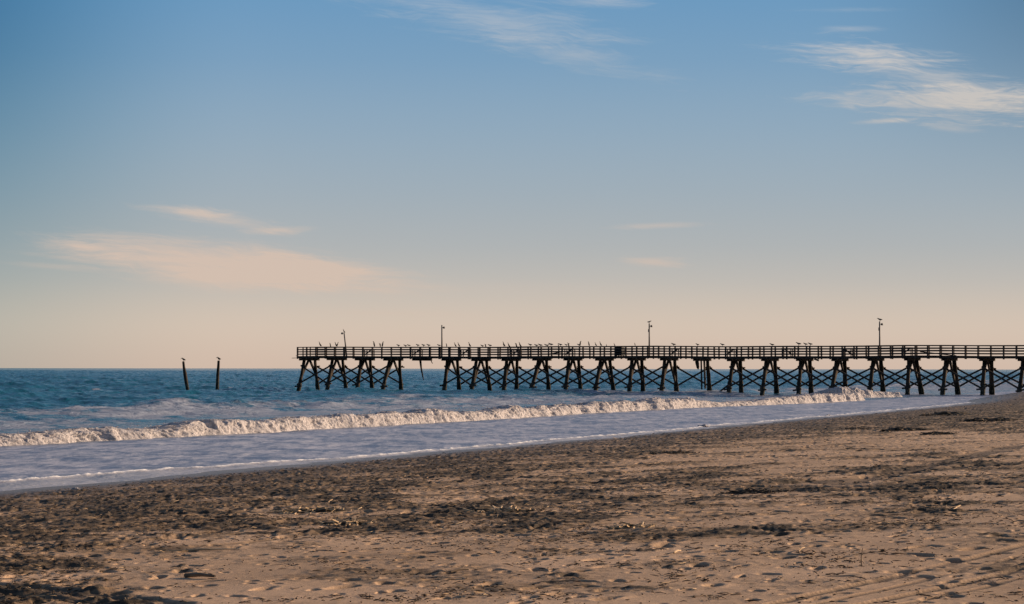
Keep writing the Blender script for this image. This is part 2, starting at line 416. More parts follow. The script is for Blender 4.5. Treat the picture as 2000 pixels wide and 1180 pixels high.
def water(X, Y):
    s, d = sdcoord(X, Y); bd = bore_d(s)
    off = sstep(0, 26, d-bd-2.5)
    r = np.hypot(X, Y)
    big = .75+.6*sstep(10, 80, d)
    z = chop(X, Y)*(.05+.95*off)*big*(1-.6*sstep(1800, 5000, r))-.10*off
    # swells standing up beyond the bore
    for (dd, am, wd, ph) in ((46, .34, 4.5, 1.1), (74, .30, 6, 2.3), (108, .26, 7, 4.0), (150, .25, 8, .4)):
        dc = d-(dd+5*fbm(s/45, s*0+ph, 33, 2)); lng = .5+.5*np.sin(s/38+ph*2)*1.0
        z += am*np.exp(-(dc/wd)**2)*np.clip(lng+.25, 0.1, 1)
    wash = 1-sstep(-1.5, 2.0, d-bd)
    z += wash*(.024*fbm(X/1.5, Y/2.2, 71, 4)+.020*(1-2*np.abs(fbm(s/5, (d+.6*fbm(s/4, d/4, 78, 2))/1.1, 79, 2)))+.012*fbm(s/6, d/2.4, 72, 3))
    lob = .030*fbm(s/7, s*0+.7, 73, 3)*sstep(8, 1, d); z += lob
    # thin leading edge of the last swash
    fd = -.030*fbm(s/7, s*0+.7, 73, 3)/SL+.12+1.9*(1-sstep(45, 72, s))*(1+.3*fbm(s/4.0, s*0, 55, 3))
    fl = np.exp(-((d-fd-.12*fbm(s/.9, s*0, 59, 3))/.08)**2)*(.55+.45*sstep(-.2, .25, fbm(s/.55, s*0+9.1, 57, 3)))
    fl = np.where(s > 205, 0, fl)
    z += .055*fl+.018*sstep(-.05, .4, d-fd)
    # foam left behind the bore
    band = sstep(-1, 3, d-bd)*(1-sstep(24, 44, d-bd-6*fbm(s/30, d/30, 81, 2)))*sstep(40, 110, s)
    lace = .75*fbm(X/4.5, Y/9.0, 82, 5, .6)+.45*fbm(s/16, d/7, 86, 2)+.4*fbm(X/1.2, Y/1.2, 83, 2)
    foam = np.clip(band*(.66+1.5*lace), 0, 1)
    # whitecaps and spray round the piles
    wc = sstep(.52, .70, fbm(X/6, Y/9, 85, 3)+.1*sstep(40, 80, d))*sstep(35, 60, d)*(1-sstep(350, 700, r))
    foam = np.maximum(foam, .7*wc)
    for (fx, fy) in FEET:
        q = (np.abs(X-fx) < 3) & (np.abs(Y-fy) < 4)
        if q.any():
            rr_ = np.hypot(X[q]-fx-.5, (Y[q]-fy)*.8)
            foam[q] = np.maximum(foam[q], np.exp(-(rr_/.9)**2)*(.7+1.2*fbm(X[q]/.5, Y[q]/.5, 88, 2)))
    return z, np.clip(foam, 0, 1), wash, fl, np.clip(1-sstep(0, .5, d-fd), 0, 1)
zz = np.concatenate([rows(36, 100, .0019)[:-1], rows(100, 2200, .0017)[:-1], rows(2200, 60000, .02)])
uu = cols(-.245, .245, 800, -1.2, 1.2, 60)
Yg, Ug = np.meshgrid(zz, uu, indexing='ij'); Xg = Ug*Yg
s_, d_ = sdcoord(Xg, Yg)
zw, foam, wash, fl, sw = water(Xg, Yg)
m, t, p = material('sea_water')
P = pos(t); fo = t.attr('foam'); wsh = t.attr('wash'); fla = t.attr('line'); swa = t.attr('swash')
mp = t.n('ShaderNodeMapping'); t.link(P, mp.inputs[0]); mp.inputs['Rotation'].default_value = (0, 0, math.atan2(.36, 1)); mp.inputs['Scale'].default_value = (1, .45, 1)
mp2 = t.n('ShaderNodeMapping'); t.link(P, mp2.inputs[0]); mp2.inputs['Rotation'].default_value = (0, 0, math.atan2(.36, 1)); mp2.inputs['Scale'].default_value = (1, .16, 1)
nW = t.noise(mp2.outputs[0], 2.6, 6, .66, .4)
nA = t.noise(mp.outputs[0], .9, 6, .62, .3); nB = t.noise(P, 3.2, 5, .62); nC = t.noise(P, 14.0, 4, .6)
deep = t.mix(t.smooth(nA, .3, .7), (.001, .050, .092), (.004, .087, .140))
nX = t.noise(P, .42, 6, .7, .4)
washc = t.mix(t.smooth(t.m('MULTIPLY_ADD', nX, .55, t.m('MULTIPLY_ADD', nB, .15, t.m('MULTIPLY', nW, .30))), .42, .58), (.13, .16, .24), (.43, .42, .47))
nL = t.noise(P, 1.1, 5, .6, .6); web = t.m('SUBTRACT', 1.0, t.smooth(t.m('ABSOLUTE', t.m('SUBTRACT', nL, .5)), .0, .035))
washc = t.mix(t.m('MULTIPLY', web, t.smooth(nW, .42, .62)), washc, (.56, .53, .53))
wc = t.mix(wsh, deep, washc)
lace = t.smooth(t.m('ADD', t.m('MULTIPLY', nB, .7), t.m('MULTIPLY', fo, .75)), .50, .95)
wc = t.mix(t.m('MULTIPLY', lace, .62), wc, (.44, .44, .51))
wc = t.mix(t.m('MULTIPLY', swa, t.smooth(nC, .36, .62)), wc, (.40, .375, .36))
wc = t.mix(t.smooth(t.m('MULTIPLY_ADD', nC, .35, fla), .45, .85), wc, (.86, .82, .78))
t.put(p.inputs['Base Color'], wc)
rg = t.m('MULTIPLY_ADD', wsh, .26, .16); rg = t.m('MULTIPLY_ADD', lace, .35, rg)
t.put(p.inputs['Roughness'], rg); p.inputs['IOR'].default_value = 1.33
t.put(p.inputs['Specular IOR Level'], t.m('MULTIPLY', t.m('MULTIPLY_ADD', wsh, .12, .21), t.m('MULTIPLY_ADD', t.attr('offshore'), -.75, 1.0)))
bp = t.n('ShaderNodeBump'); bp.inputs['Distance'].default_value = .20
t.put(bp.inputs['Strength'], t.m('MULTIPLY_ADD', wsh, -.62, 1.0))
t.link(t.m('MULTIPLY_ADD', nC, .12, t.m('MULTIPLY_ADD', nB, .45, nA)), bp.inputs['Height']); t.link(bp.outputs[0], p.inputs['Normal'])
M_SEA = m
o = grid_mesh('sea_water', Xg, Yg, zw, M_SEA, {'foam': foam, 'wash': wash, 'line': fl, 'swash': sw, 'offshore': sstep(250, 900, d_)}, keep=d_ > -4)
tag(o, kind='structure')

# breaking bore: a clumpy ridge of foam
m, t, p = material('surf_foam')
P = pos(t); nn = t.noise(P, 8.0, 6, .68)
t.put(p.inputs['Base Color'], t.mix(t.smooth(nn, .36, .62), (.30, .28, .29), (.55, .505, .50)))
p.inputs['Roughness'].default_value = .85; p.inputs['Specular IOR Level'].default_value = .2
bp = t.n('ShaderNodeBump'); bp.inputs['Strength'].default_value = .9; bp.inputs['Distance'].default_value = .09
t.link(nn, bp.inputs['Height']); t.link(bp.outputs[0], p.inputs['Normal'])
M_FOAM = m
def bore_mesh(name, sa, sb, dfun, hfun, n, seed, smoothgap=()):
    S = sa*(sb/sa)**np.linspace(0, 1, n); T = np.linspace(0, 1, 56)
    Sg, Tg = np.meshgrid(S, T, indexing='ij')
    lead = .85*fbm(Sg/2.2, Sg*0+seed, seed, 3)+.25*fbm(Sg/7, Sg*0, seed+3, 2)
    ac = Tg**1.3*4.2                                   # metres behind the foot
    H = hfun(Sg)*(1+.38*fbm(Sg/1.9, Sg*0+2.2, seed+5, 3)+.42*fbm(Sg/6.5, Sg*0+5.5, seed+6, 2))*(.78+.22*sstep(-.42, .0, fbm(Sg/3.6, Sg*0+8.8, seed+31, 2)))
    up = sstep(-.02, .28, Tg)*(1-.93*sstep(.34, 1.0, Tg))
    cl = np.abs(fbm((Sg+2.0*Tg)/.72, Tg*3.6, seed+9, 5, .55)); cl2 = fbm(Sg/.30, Tg*11, seed+13, 3, .6)
    env = np.sin(np.pi*np.clip(Tg*1.02, 0, 1))**.6
    Z = -.12+H*up+env*(.70*(.28-cl)+.11*cl2)*np.clip(H, .2, 1)+.10
    D = dfun(Sg)+lead*(1-Tg*.6)+ac-env*.55*up*(.3+H)+env*(.65*(cl-.25)+.14*cl2)
    ends = sstep(0, .02, (Sg-sa)/(sb-sa))*sstep(0, .03, (sb-Sg)/(sb-sa))
    Z = Z*ends-.25*(1-ends)
    Z[:, 0] = -.15; Z[:, -1] = -.3
    X, Y = xyof(Sg, D)
    o = grid_mesh(name, X, Y, Z, M_FOAM, {})
    return o
s0 = bsd[0, 0]; GAP = sdcoord(*ground_at(1480, 793, True)[:2])[0]
o = bore_mesh('breaking_wave', s0, S_END, bore_d, lambda s: (.42+.09*sstep(60, 165, s))*(1-.45*np.exp(-((s-GAP)/7)**2)), 3000, 300)
tag(o, 'long white breaking wave of churned foam rolling towards the beach', 'breaking wave', kind='stuff')
g2 = [sdcoord(*ground_at(x, y, True)[:2]) for x, y in ((1640, 778), (1765, 776))]
o = bore_mesh('spilling_crest', g2[0][0], g2[1][0], lambda s: np.interp(s, [g2[0][0], g2[1][0]], [g2[0][1], g2[1][1]]), lambda s: 1.0-.62*sstep(g2[0][0], g2[1][0], s), 420, 700)
tag(o, 'short foaming crest beside the end of the long breaker', 'breaking wave', kind='stuff')
# ragged froth flung above the bore
mb = MB(); rr = random.Random(9)
for i in range(1500):
    s = s0*(S_END/s0)**rr.random(); d = float(bore_d(s))+rr.uniform(-.15, 1.6)
    h = .40+.34*float(sstep(60, 165, s)); z = rr.uniform(.2, 1.02)*h+.05
    x, y = xyof(s, d); r = rr.uniform(.008, .026)
    M = Matrix.Translation((x, y, z)) @ Matrix.Diagonal((r*rr.uniform(.7, 1.6), r*rr.uniform(.7, 1.6), r, 1))
    bmesh.ops.create_icosphere(mb.bm, subdivisions=1, radius=1, matrix=M)
o = mb.build('wave_spray', M_FOAM, None, True); tag(o, 'white droplets of spray thrown up along the breaking wave', 'spray', kind='stuff')

# ------------------------------------------------------------------ pier (local x along the deck towards the beach, local y away from the camera)
ORI = pw(sA, 0)
pier = empty('pier', tuple(ORI), -TH)
tag(pier, 'long dark timber pier on leaning piles running out over the sea', 'pier')
slope = -.08/(22*DS)
def zr(z, s): return z+slope*s+.028*math.sin(s*.19+.6)+.018*math.sin(s*.47)
def L(s, y, z): return (s, y, zr(z, s))
rr = random.Random(3)
nearp, farp = {}, {}
CAPB, CAPT, DKT, RT = 3.25, 3.50, 3.72, 4.72
for i in range(NB):
    s = i*DS; j = lambda a: rr.uniform(-a, a)
    mb = MB(); mb.bar(L(s-.17, -1.62, 3.375), L(s-.17, 1.62, 3.375), .14, .25); mb.bar(L(s+.17, -1.58, 3.372), L(s+.17, 1.66, 3.372), .14, .25)
    cap = mb.build('cap_beam', M_WOOD, pier)
    broken = i == 4; half = i == 13
    na, nb_ = -.85+j(.18), -1.78+j(.25); fa, fb = 1.12+j(.16), 1.66+j(.22); ns, fs = s+j(.24), s+j(.24)
    if i == 0: nb_ -= .3; fb += .25
    nearp[i] = (na, nb_, s, ns); farp[i] = (fa, fb, s, fs)
    def pil(y0, y1, sx0, sx1, r0, seed):
        pts = []; rads = []; q = random.Random(seed)
        for k in range(8):
            f = k/7; z = 3.26-f*4.9; ff = (3.26-z)/3.26
            pts.append(L(sx0+(sx1-sx0)*ff+q.uniform(-.015, .015), y0+(y1-y0)*ff+q.uniform(-.02, .02), z)); rads.append(r0*(.92+.16*f)*q.uniform(.94, 1.06)+(.045 if z < .75 else 0))
        MB().tube(pts, rads, 10, .05, seed).build('pile', M_PILE, cap, True)
    if broken:
        MB().tube([L(s+.1, -.5, 3.3), L(s+.14, -.42, 2.5), L(s+.22, -.2, 1.6), L(s+.26, -.1, 1.15)], [.12, .10, .07, .03], 8, .12, 5).build('pile', M_PILE, cap, True)
        MB().bar(L(s+.35, 1.2, 3.3), L(s+.5, 1.3, 2.95), .1, .08).build('diagonal_brace', M_WOOD, cap); continue
    if half:
        MB().tube([L(s-.1, -1.0, 3.24), L(s-.05, -1.02, 2.95), L(s-.02, -.95, 2.6), L(s, -.9, 2.42)], [.2, .19, .13, .05], 8, .15, 8).build('pile', M_PILE, cap, True)
        MB().bar(L(s+.1, -.45, 3.3), L(s+.14, -.40, .45), .14, .12).build('diagonal_brace', M_WOOD, cap)
        MB().bar(L(s+.15, .15, 3.3), L(s+.2, .30, .5), .16, .13).build('diagonal_brace', M_WOOD, cap)
    else:
        pil(na, nb_, s, ns, .190, i*7+1)
        MB().bar(L(s-.05, -.05, 3.3), L(s-.05, nb_*.86, 1.0), .20, .17).build('diagonal_brace', M_WOOD, cap)
        MB().bar(L(s+.03, .05, 3.3), L(s+.03, fb*.90, 1.05), .20, .17).build('diagonal_brace', M_WOOD, cap)
        wz = rr.uniform(.45, .68); yb = na+(nb_-na)*.82
        MB().bar(L(s-.42, yb-.2, wz-.06+j(.05)), L(s+.45, yb-.2, wz+.05+j(.08)), .12, .16).build('waler', M_WOOD, cap)
    pil(fa, fb, s, fs, .175, i*7+2)
    pil(fa-.42, fb-.2, s+.30, fs+.25, .10, i*7+3)
    yb = fa+(fb-fa)*.22
    MB().bar(L(s-.30, yb+.16, 2.62+j(.05)), L(s+.42, yb+.16, 2.58+j(.05)), .10, .13).build('waler', M_WOOD, cap)
def at_pile(pp, z):
    a, b, s, s1 = pp; f = (3.26-z)/3.26; return (s+(s1-s)*f, a+(b-a)*f)
for i in range(NB-1):
    for side, dic in ((-1, nearp), (1, farp)):
        if i in (3, 4): continue
        if side < 0 and i in (12, 13): continue
        for up in (0, 1):
            za, zb_ = (2.60, .72) if up == 0 else (.72, 2.60)
            if i == 0 and side < 0 and up == 1: pass
            (x0, y0), (x1, y1) = at_pile(dic[i], za), at_pile(dic[i+1], zb_)
            o_ = side*(.20+.07*up)
            v = Vector((x1-x0, y1-y0, zb_-za)).normalized()*.22
            a = Vector(L(x0, y0+o_, za+rr.uniform(-.04, .04)))-v; b = Vector(L(x1, y1+o_, zb_+rr.uniform(-.04, .04)))+v
            MB().bar(a, b, .065, .165).build('cross_brace', M_WOOD, pier)
# one slack brace at the damaged bent
MB().bar(L(14*DS-.9, -1.9, .25), L(14*DS+.1, -1.9, .95), .08, .16).build('cross_brace', M_WOOD, pier)
LEN0, LEN1 = -.30, (NB-1)*DS+1.5
# deck: joists under planks
mb = MB(); s = LEN0; rr = random.Random(8)
while s < LEN1:
    wdt = .19; mb.box(L(s+wdt/2, rr.uniform(-.03, .03), 3.70), (wdt-.012, 3.9, .05)); s += wdt
deck = mb.build('deck', M_WOOD, pier)
for y in (-1.82, -.9, 0, .9, 1.82):
    mb = MB(); s = LEN0+.05
    while s < LEN1:
        e = min(s+DS, LEN1); mb.bar(L(s, y, 3.585), L(e-.006, y, 3.585), .09, .175); s = e
    mb.build('stringer', M_WOOD, pier)
MB().bar(L(LEN0-.75, -1.7, 3.52), L(LEN0+.6, -1.6, 3.56), .25, .05).build('loose_plank', M_WOOD, pier)
# railings
PSP = DS/3
mbstuff = MB(); nst = 0
for side in (-1, 1):
    y = side*1.87; mb = MB()
    s = LEN0
    while s < LEN1:
        e = min(s+DS, LEN1); mb.bar(L(s, y, RT-.04), L(e-.012, y, RT-.04+rr.uniform(-.012, .012)), .17, .085+rr.uniform(0, .01)); s = e
    rail = mb.build('top_rail', M_RAIL, pier)
    for z in (4.43, 4.19, 3.93):
        mb = MB(); s = LEN0
        while s < LEN1:
            e = min(s+DS, LEN1); mb.bar(L(s, y+side*.075, z+rr.uniform(-.012, .012)), L(e-.01, y+side*.075, z+rr.uniform(-.012, .012)), .045, .115); s = e
        mb.build('rail', M_RAIL, rail)
    k = 0
    while LEN0+.06+k*PSP < LEN1:
        s = LEN0+.06+k*PSP; h = RT-.05
        c = L(s, y, (3.42+h)/2); lean = Matrix.Rotation(rr.uniform(-.02, .02), 3, 'Y')
        if side > 0 and k < 46 :
            mbstuff.box(c, (.13, .13, h-3.42), lean)
        else:
            MB().box(c, (.14, .14, h-3.42), lean).build('railing_post', M_RAIL, rail)
        k += 1
    if side > 0: tag(mbstuff.build('railing_post', M_RAIL, rail), kind='stuff')
mb = MB(); mb.bar(L(LEN0, -1.79, RT-.03), L(LEN0, 1.79, RT-.03), .14, .05)
endr = mb.build('top_rail', M_RAIL, pier)
for z in (4.43, 4.19, 3.93): MB().bar(L(LEN0-.08, -1.8, z), L(LEN0-.08, 1.8, z), .04, .09).build('rail', M_RAIL, endr)
for y in (-.75, 0.0, .62): MB().box(L(LEN0, y, 4.08), (.10, .10, 1.2)).build('end_post', M_RAIL, endr)
# board hanging under the deck
s = pier_s(1595, -1.6, 3.4)-sA
mb = MB(); mb.bar(L(s-.25, -1.6, 3.46), L(s+.22, -1.6, 3.30), .05, .16); mb.build('hanging_board', M_WOOD, pier)

# ------------------------------------------------------------------ on the pier
def onpier(px, y, z=DKT): 
    s = pier_s(px, y, z); p_ = pw(s, y); ls = s-sA; return (p_[0], p_[1], zr(z, ls)), ls
# lamp poles: (x at deck, top x, top y, lamp side)
POLES = [(677, 672, 650, -1, 'leaning weathered lamp pole near the seaward end with a drooping head'),
         (863, 863, 635, 1, 'straight lamp pole with a small side lamp just right of the missing trestle'),
         (1268, 1268, 632, 1, 'tall lamp pole with a bird on top right of the dark bin'),
         (1718, 1718, 628, 1, 'tall lamp pole with a gull on top nearest the beach')]
poletops = []
for (xb, xt, yt, sd_, lab) in POLES:
    b, ls = onpier(xb, -1.70)
    r0 = ray(xt, yt); tt = b[1]/r0[1]; top = Vector((r0[0]*tt, b[1], CAMH+r0[2]*tt))-Vector(b)
    o = empty('lamp_pole', b); tag(o, lab, 'lamp pole', 'lamp poles along the pier railing')
    MB().tube([(0, 0, 0), tuple(top*.5+Vector((.01, 0, 0))), tuple(top)], [.085, .075, .06], 8, .03, 4).build('pole', M_METAL, o, True)
    a = top*.92 if sd_ > 0 else top*.985
    MB().bar(a, a+Vector((.20*sd_, -.03, .02)), .05, .05).build('bracket', M_METAL, o)
    mb = MB(); lh = a+Vector((.22*sd_, -.03, -.02 if sd_ > 0 else -.05))
    mb.tube([lh+Vector((0, 0, .13)), lh+Vector((0, 0, .06)), lh+Vector((0, 0, -.06)), lh+Vector((0, 0, -.09))], [.04, .10, .11, .06], 8); mb.build('lamp_head', M_METAL, o, True)
    if sd_ > 0 and xb > 900: MB().box(top*.78+Vector((-.07, -.02, 0)), (.09, .1, .3)).build('junction_box', M_METAL, o)
    poletops.append(Vector(b)+top)
# fish cleaning tables, (left px, right px, brace direction)
TBL = [(713, 730, 1, 'just right of the leaning lamp pole'), (808, 823, 1, 'over the missing trestle'), (902, 918, 1, 'just right of the second lamp pole'), (1002, 1016, 1, 'midway from second lamp pole to covered bin'),
       (1103, 1123, 1, 'left of the covered bin under a row of birds'), (1309, 1329, 1, 'right of the tall pole by the bin'), (1418, 1437, 1, 'just right of the trestle with hanging broken piles'), (1528, 1548, -1, 'near three perched gulls'),
       (1645, 1665, -1, 'left of the lamp pole nearest the beach'), (1761, 1783, 1, 'right of the lamp pole nearest the beach')]
protoT = None
for (xl, xr, br, where) in TBL:
    p0, s0_ = onpier(xl, -1.25); p1, s1_ = onpier(xr, -1.25); wd = 1.0
    c = ((p0[0]+p1[0])/2, (p0[1]+p1[1])/2, (p0[2]+p1[2])/2+.005)
    if protoT is None:
        o = empty('wooden_table', c, -TH)
        MB().box((0, 0, .74), (1.06, .6, .07)).build('table_top', M_WOOD, o)
        for sx in (-.46, .46):
            for sy in (-.22, .22): MB().box((sx, sy, .35), (.08, .08, .70)).build('leg', M_WOOD, o)
        MB().bar((-.42, -.28, .12), (.40, -.28, .68), .05, .13).build('diagonal_brace', M_WOOD, o)
        protoT = o
    else:
        o = protoT.copy(); C.objects.link(o); o.location = c
        for ch in list(protoT.children):
            q = ch.copy(); C.objects.link(q); q.parent = o
    o.rotation_euler = (0, 0, -TH+(math.pi if br < 0 else 0))
    tag(o, 'braced wooden table on the pier, '+where, 'table', 'cleaning tables along the pier deck')
# dark covered bin
c, _ = onpier(1211, -1.35)
bn = empty('covered_bin', c, -TH); tag(bn, 'bulky dark bin under a sagging cover against the pier railing left of a lamp pole', 'bin')
mb = MB(); r = bmesh.ops.create_cube(mb.bm, size=1); bmesh.ops.subdivide_edges(mb.bm, edges=mb.bm.edges[:], cuts=4, use_grid_fill=True)
q = random.Random(2)
for v in mb.bm.verts:
    f = 1.0-.14*max(v.co.z, 0)*2-(.10 if v.co.z < -.3 else 0)
    v.co = Vector((v.co.x*.80*f+q.uniform(-.03, .03), v.co.y*.75*f+q.uniform(-.03, .03), (v.co.z+.5)*.94+.05+q.uniform(-.02, .02)))
mb.build('cover', M_TARP, bn)
for sx in (-.28, .28):
    for sy in (-.25, .25): MB().box((sx, sy, .045), (.09, .09, .09)).build('foot', M_METAL, bn)
# fallen boards leaning on the railing
for (xa, ya, xb, yb, lab) in ((1066, 692.5, 1100, 687, 'loose grey board leaning against the railing left of the covered bin'), (1797, 687, 1868, 695, 'long fallen rail board sloping to the deck near the beach end'), (1345, 688, 1368, 685.5, 'short loose board hanging on the railing over the damaged trestle')):
    a, sa_ = onpier(xa, -1.60); b, sb_ = onpier(xb, -1.60)
    za = CAMH+ray(xa, ya)[2]*a[1]/ray(xa, ya)[1]; zb2 = CAMH+ray(xb, yb)[2]*b[1]/ray(xb, yb)[1]
    o = MB().bar((0, 0, za-a[2]), (b[0]-a[0], b[1]-a[1], zb2-a[2]), .05, .10).build('fallen_board', M_WOOD, None, loc=a)
    tag(o, lab, 'board', 'loose boards on the pier')

# two lone piles seaward of the pier
LP = []
for (pts, rads, lab) in (([(358.0, 706), (359.2, 717), (361.2, 729), (363.2, 743), (365.4, 755), (366.8, 764)], [.12, .14, .19, .20, .19, .20], 'lone broken pile leaning left with a notched side and a bird on top'),
                         ([(427, 704.5), (426.6, 716), (425.6, 728), (425, 742), (424.5, 754), (424.2, 764)], [.13, .15, .16, .175, .19, .20], 'lone upright broken pile with a bird on top, nearer the pier')):
    Yd = 252.0; W = [np.array(ray(*p_))*Yd/ray(*p_)[1]+np.array([0, 0, CAMH]) for p_ in pts]
    W.append(W[-1]+(W[-1]-W[-2])*1.5)
    b = W[-2].copy()
    o = MB().tube([tuple(q-b) for q in W], rads+[.20], 10, .08, 6).build('broken_pile', M_PILE, None, True, loc=tuple(b))
    tag(o, lab, 'pile', 'lone piles off the end of the pier'); LP.append(W[0])

# ------------------------------------------------------------------ birds
def skin_mesh(name, verts, edges, rad, mat):
    me = bpy.data.meshes.new(name+'_skeleton'); me.from_pydata(verts, edges, []); o = bpy.data.objects.new(name+'_skeleton', me); C.objects.link(o)
    o.modifiers.new('skin', 'SKIN'); sb_ = o.modifiers.new('sub', 'SUBSURF'); sb_.levels = 1
    for v, r in zip(me.skin_vertices[0].data, rad):
        v.radius = r if isinstance(r, tuple) else (r, r)
    me.skin_vertices[0].data[1].use_root = True
    dg = bpy.context.evaluated_depsgraph_get(); out = bpy.data.meshes.new_from_object(o.evaluated_get(dg)); out.name = name
    bpy.data.objects.remove(o); out.materials.clear(); out.materials.append(mat); out.shade_smooth(); return out
# faces -x; feet at z = 0
gull = skin_mesh('gull', [(.20, 0, .125), (.02, 0, .155), (-.09, 0, .175), (-.135, 0, .225), (-.175, 0, .235), (-.225, 0, .225), (.01, .03, .08), (0, .03, .005), (.01, -.03, .08), (0, -.03, .005), (.12, 0, .145)],
    [(0, 10), (10, 1), (1, 2), (2, 3), (3, 4), (4, 5), (1, 6), (6, 7), (1, 8), (8, 9)], [(.022, .012), .068, .055, .036, .034, .010, .012, .012, .012, .012, .05], M_GULL)
corm = skin_mesh('cormorant', [(.17, 0, .04), (.06, 0, .13), (-.01, 0, .23), (-.045, 0, .32), (-.05, 0, .40), (-.075, 0, .435), (-.145, 0, .445), (.03, .035, .06), (.01, .035, .005), (.03, -.035, .06), (.01, -.035, .005)],
    [(0, 1), (1, 2), (2, 3), (3, 4), (4, 5), (5, 6), (1, 7), (7, 8), (1, 9), (9, 10)], [.018, .068, .070, .036, .026, .030, .009, .014, .014, .014, .014], M_BIRD)
upr = skin_mesh('standing_bird', [(.07, 0, .03), (.025, 0, .11), (0, 0, .19), (-.005, 0, .27), (-.015, 0, .31), (-.03, 0, .335), (-.085, 0, .33), (.015, .03, .05), (.005, .03, .005), (.015, -.03, .05), (.005, -.03, .005)],
    [(0, 1), (1, 2), (2, 3), (3, 4), (4, 5), (5, 6), (1, 7), (7, 8), (1, 9), (9, 10)], [.018, .055, .056, .036, .028, .030, .009, .013, .013, .013, .013], M_BIRD)
pelican = skin_mesh('pelican', [(.25, 0, .13), (.10, 0, .20), (-.02, 0, .24), (-.08, 0, .30), (-.10, 0, .345), (-.17, 0, .32), (-.27, 0, .24), (.05, .045, .09), (.03, .045, .005), (.05, -.045, .09), (.03, -.045, .005)],
    [(0, 1), (1, 2), (2, 3), (3, 4), (4, 5), (5, 6), (1, 7), (7, 8), (1, 9), (9, 10)], [(.03, .015), .105, .10, .05, .042, .03, .01, .018, .018, .018, .018], M_BIRD)
wingb = skin_mesh('drying_bird', [(.12, 0, .04), (.04, 0, .12), (0, 0, .22), (-.03, 0, .31), (-.05, 0, .36), (-.13, 0, .37), (.0, .14, .30), (.03, .28, .26), (.0, -.14, .30), (.03, -.28, .26), (.015, .03, .05), (.005, .03, .005), (.015, -.03, .05), (.005, -.03, .005)],
    [(0, 1), (1, 2), (2, 3), (3, 4), (4, 5), (2, 6), (6, 7), (2, 8), (8, 9), (1, 10), (10, 11), (1, 12), (12, 13)], [.018, .06, .062, .034, .032, .009, (.02, .06), (.012, .05), (.02, .06), (.012, .05), .013, .013, .013, .013], M_BIRD)
KIND = {'g': (gull, 'gull', 'small grey gull with level body', 'gulls perched on the pier'), 'c': (corm, 'cormorant', 'dark long-necked seabird leaning left', 'dark seabirds perched on the pier'),
        'u': (upr, 'seabird', 'small dark seabird standing upright', 'dark seabirds perched on the pier'), 'w': (wingb, 'cormorant', 'dark seabird holding its wings half open', 'dark seabirds perched on the pier'), 'p': (pelican, 'pelican', 'bulky dark pelican hunched', 'pelicans')}
# (x, kind, size, mirrored)
BIRDS = [(625, 'c', 1.05, 0), (645, 'u', 1.15, 0), (656, 'c', .95, 0), (659, 'c', .95, 1), (730.5, 'u', 1.5, 0), (742, 'w', .95, 0), (747.5, 'u', 1.45, 1), (778, 'g', .95, 0), (792, 'g', 1, 0), (798.6, 'g', .9, 0),
    (816, 'g', 1, 0), (827, 'g', 1, 0), (837, 'g', 1, 0), (857.5, 'g', .9, 0), (872, 'u', .95, 0), (889, 'c', .9, 0), (896, 'c', .9, 0), (917, 'c', 1, 0), (942, 'g', .95, 0), (948, 'w', .85, 0), (957, 'g', 1, 0),
    (984, 'c', 1.05, 0), (993.6, 'c', .95, 0), (1008, 'w', 1.05, 0), (1015.6, 'c', 1.05, 0), (1035.6, 'g', 1, 0), (1047.5, 'g', 1, 0), (1055.5, 'g', 1.1, 0), (1066, 'g', .8, 0), (1069.5, 'g', .9, 1), (1076, 'g', 1.15, 0),
    (1090.3, 'u', .8, 0), (1094.5, 'g', 1, 0), (1105.8, 'g', .8, 0), (1110, 'w', .95, 0), (1130.5, 'g', .85, 0), (1133.4, 'u', 1.35, 1), (1150, 'u', 1.2, 0), (1163.4, 'c', .75, 0), (1173, 'c', .9, 0), (1184.4, 'u', .65, 0), (1200, 'c', .6, 0), (1240, 'u', .75, 0),
    (1315.6, 'g', 1.1, 0), (1362.5, 'g', .95, 0), (1411, 'g', 1, 0), (1508, 'g', 1.05, 0), (1560, 'g', 1.2, 0), (1573.4, 'g', 1, 0), (1582.7, 'g', 1.05, 0)]
ANCH = [(585, 'the seaward end'), (675, 'the leaning lamp pole'), (863, 'the second lamp pole'), (1211, 'the dark bin'), (1268, 'the pole beside the bin'), (1718, 'the beachward pole')]
ORD = ['first', 'second', 'third', 'fourth', 'fifth', 'sixth', 'seventh', 'eighth', 'ninth', 'tenth', 'eleventh', 'twelfth', 'thirteenth', 'fourteenth', 'fifteenth', 'sixteenth', 'seventeenth', 'eighteenth', 'nineteenth', 'twentieth', 'twenty-first', 'twenty-second', 'twenty-third', 'twenty-fourth', 'twenty-fifth', 'twenty-sixth', 'twenty-seventh', 'twenty-eighth', 'twenty-ninth', 'thirtieth']
def put_bird(k, loc, scl, mir, rz, label):
    me, nm, desc, grp = KIND[k]
    o = bpy.data.objects.new(nm if nm not in ('seabird',) else 'seabird', me); C.objects.link(o)
    o.location = loc; o.rotation_euler = (0, 0, rz+(math.pi if mir else 0)); o.scale = (scl*1.12,)*3
    tag(o, label, nm, grp); return o
cnt = {}
for (x, k, sc_, mir) in BIRDS:
    y = -1.87 if rnd.random() < .75 else 1.87
    loc, ls = onpier(x, y, RT)
    a = max([q for q in ANCH if q[0] < x], key=lambda q: q[0]); cnt[a] = cnt.get(a, 0)+1
    nd = {'g': 'level grey gull', 'c': 'dark leaning seabird', 'u': 'slim upright seabird', 'w': 'bulky dark seabird'}[k]
    put_bird(k, loc, sc_, mir, rnd.uniform(-.5, .5), f'{nd} on the railing, {ORD[cnt[a]-1]} bird right of {a[1]}')
put_bird('c', tuple(poletops[0]+Vector((-.02, 0, -.02))), .8, 0, .2, 'dark seabird perched on top of the leaning lamp pole')
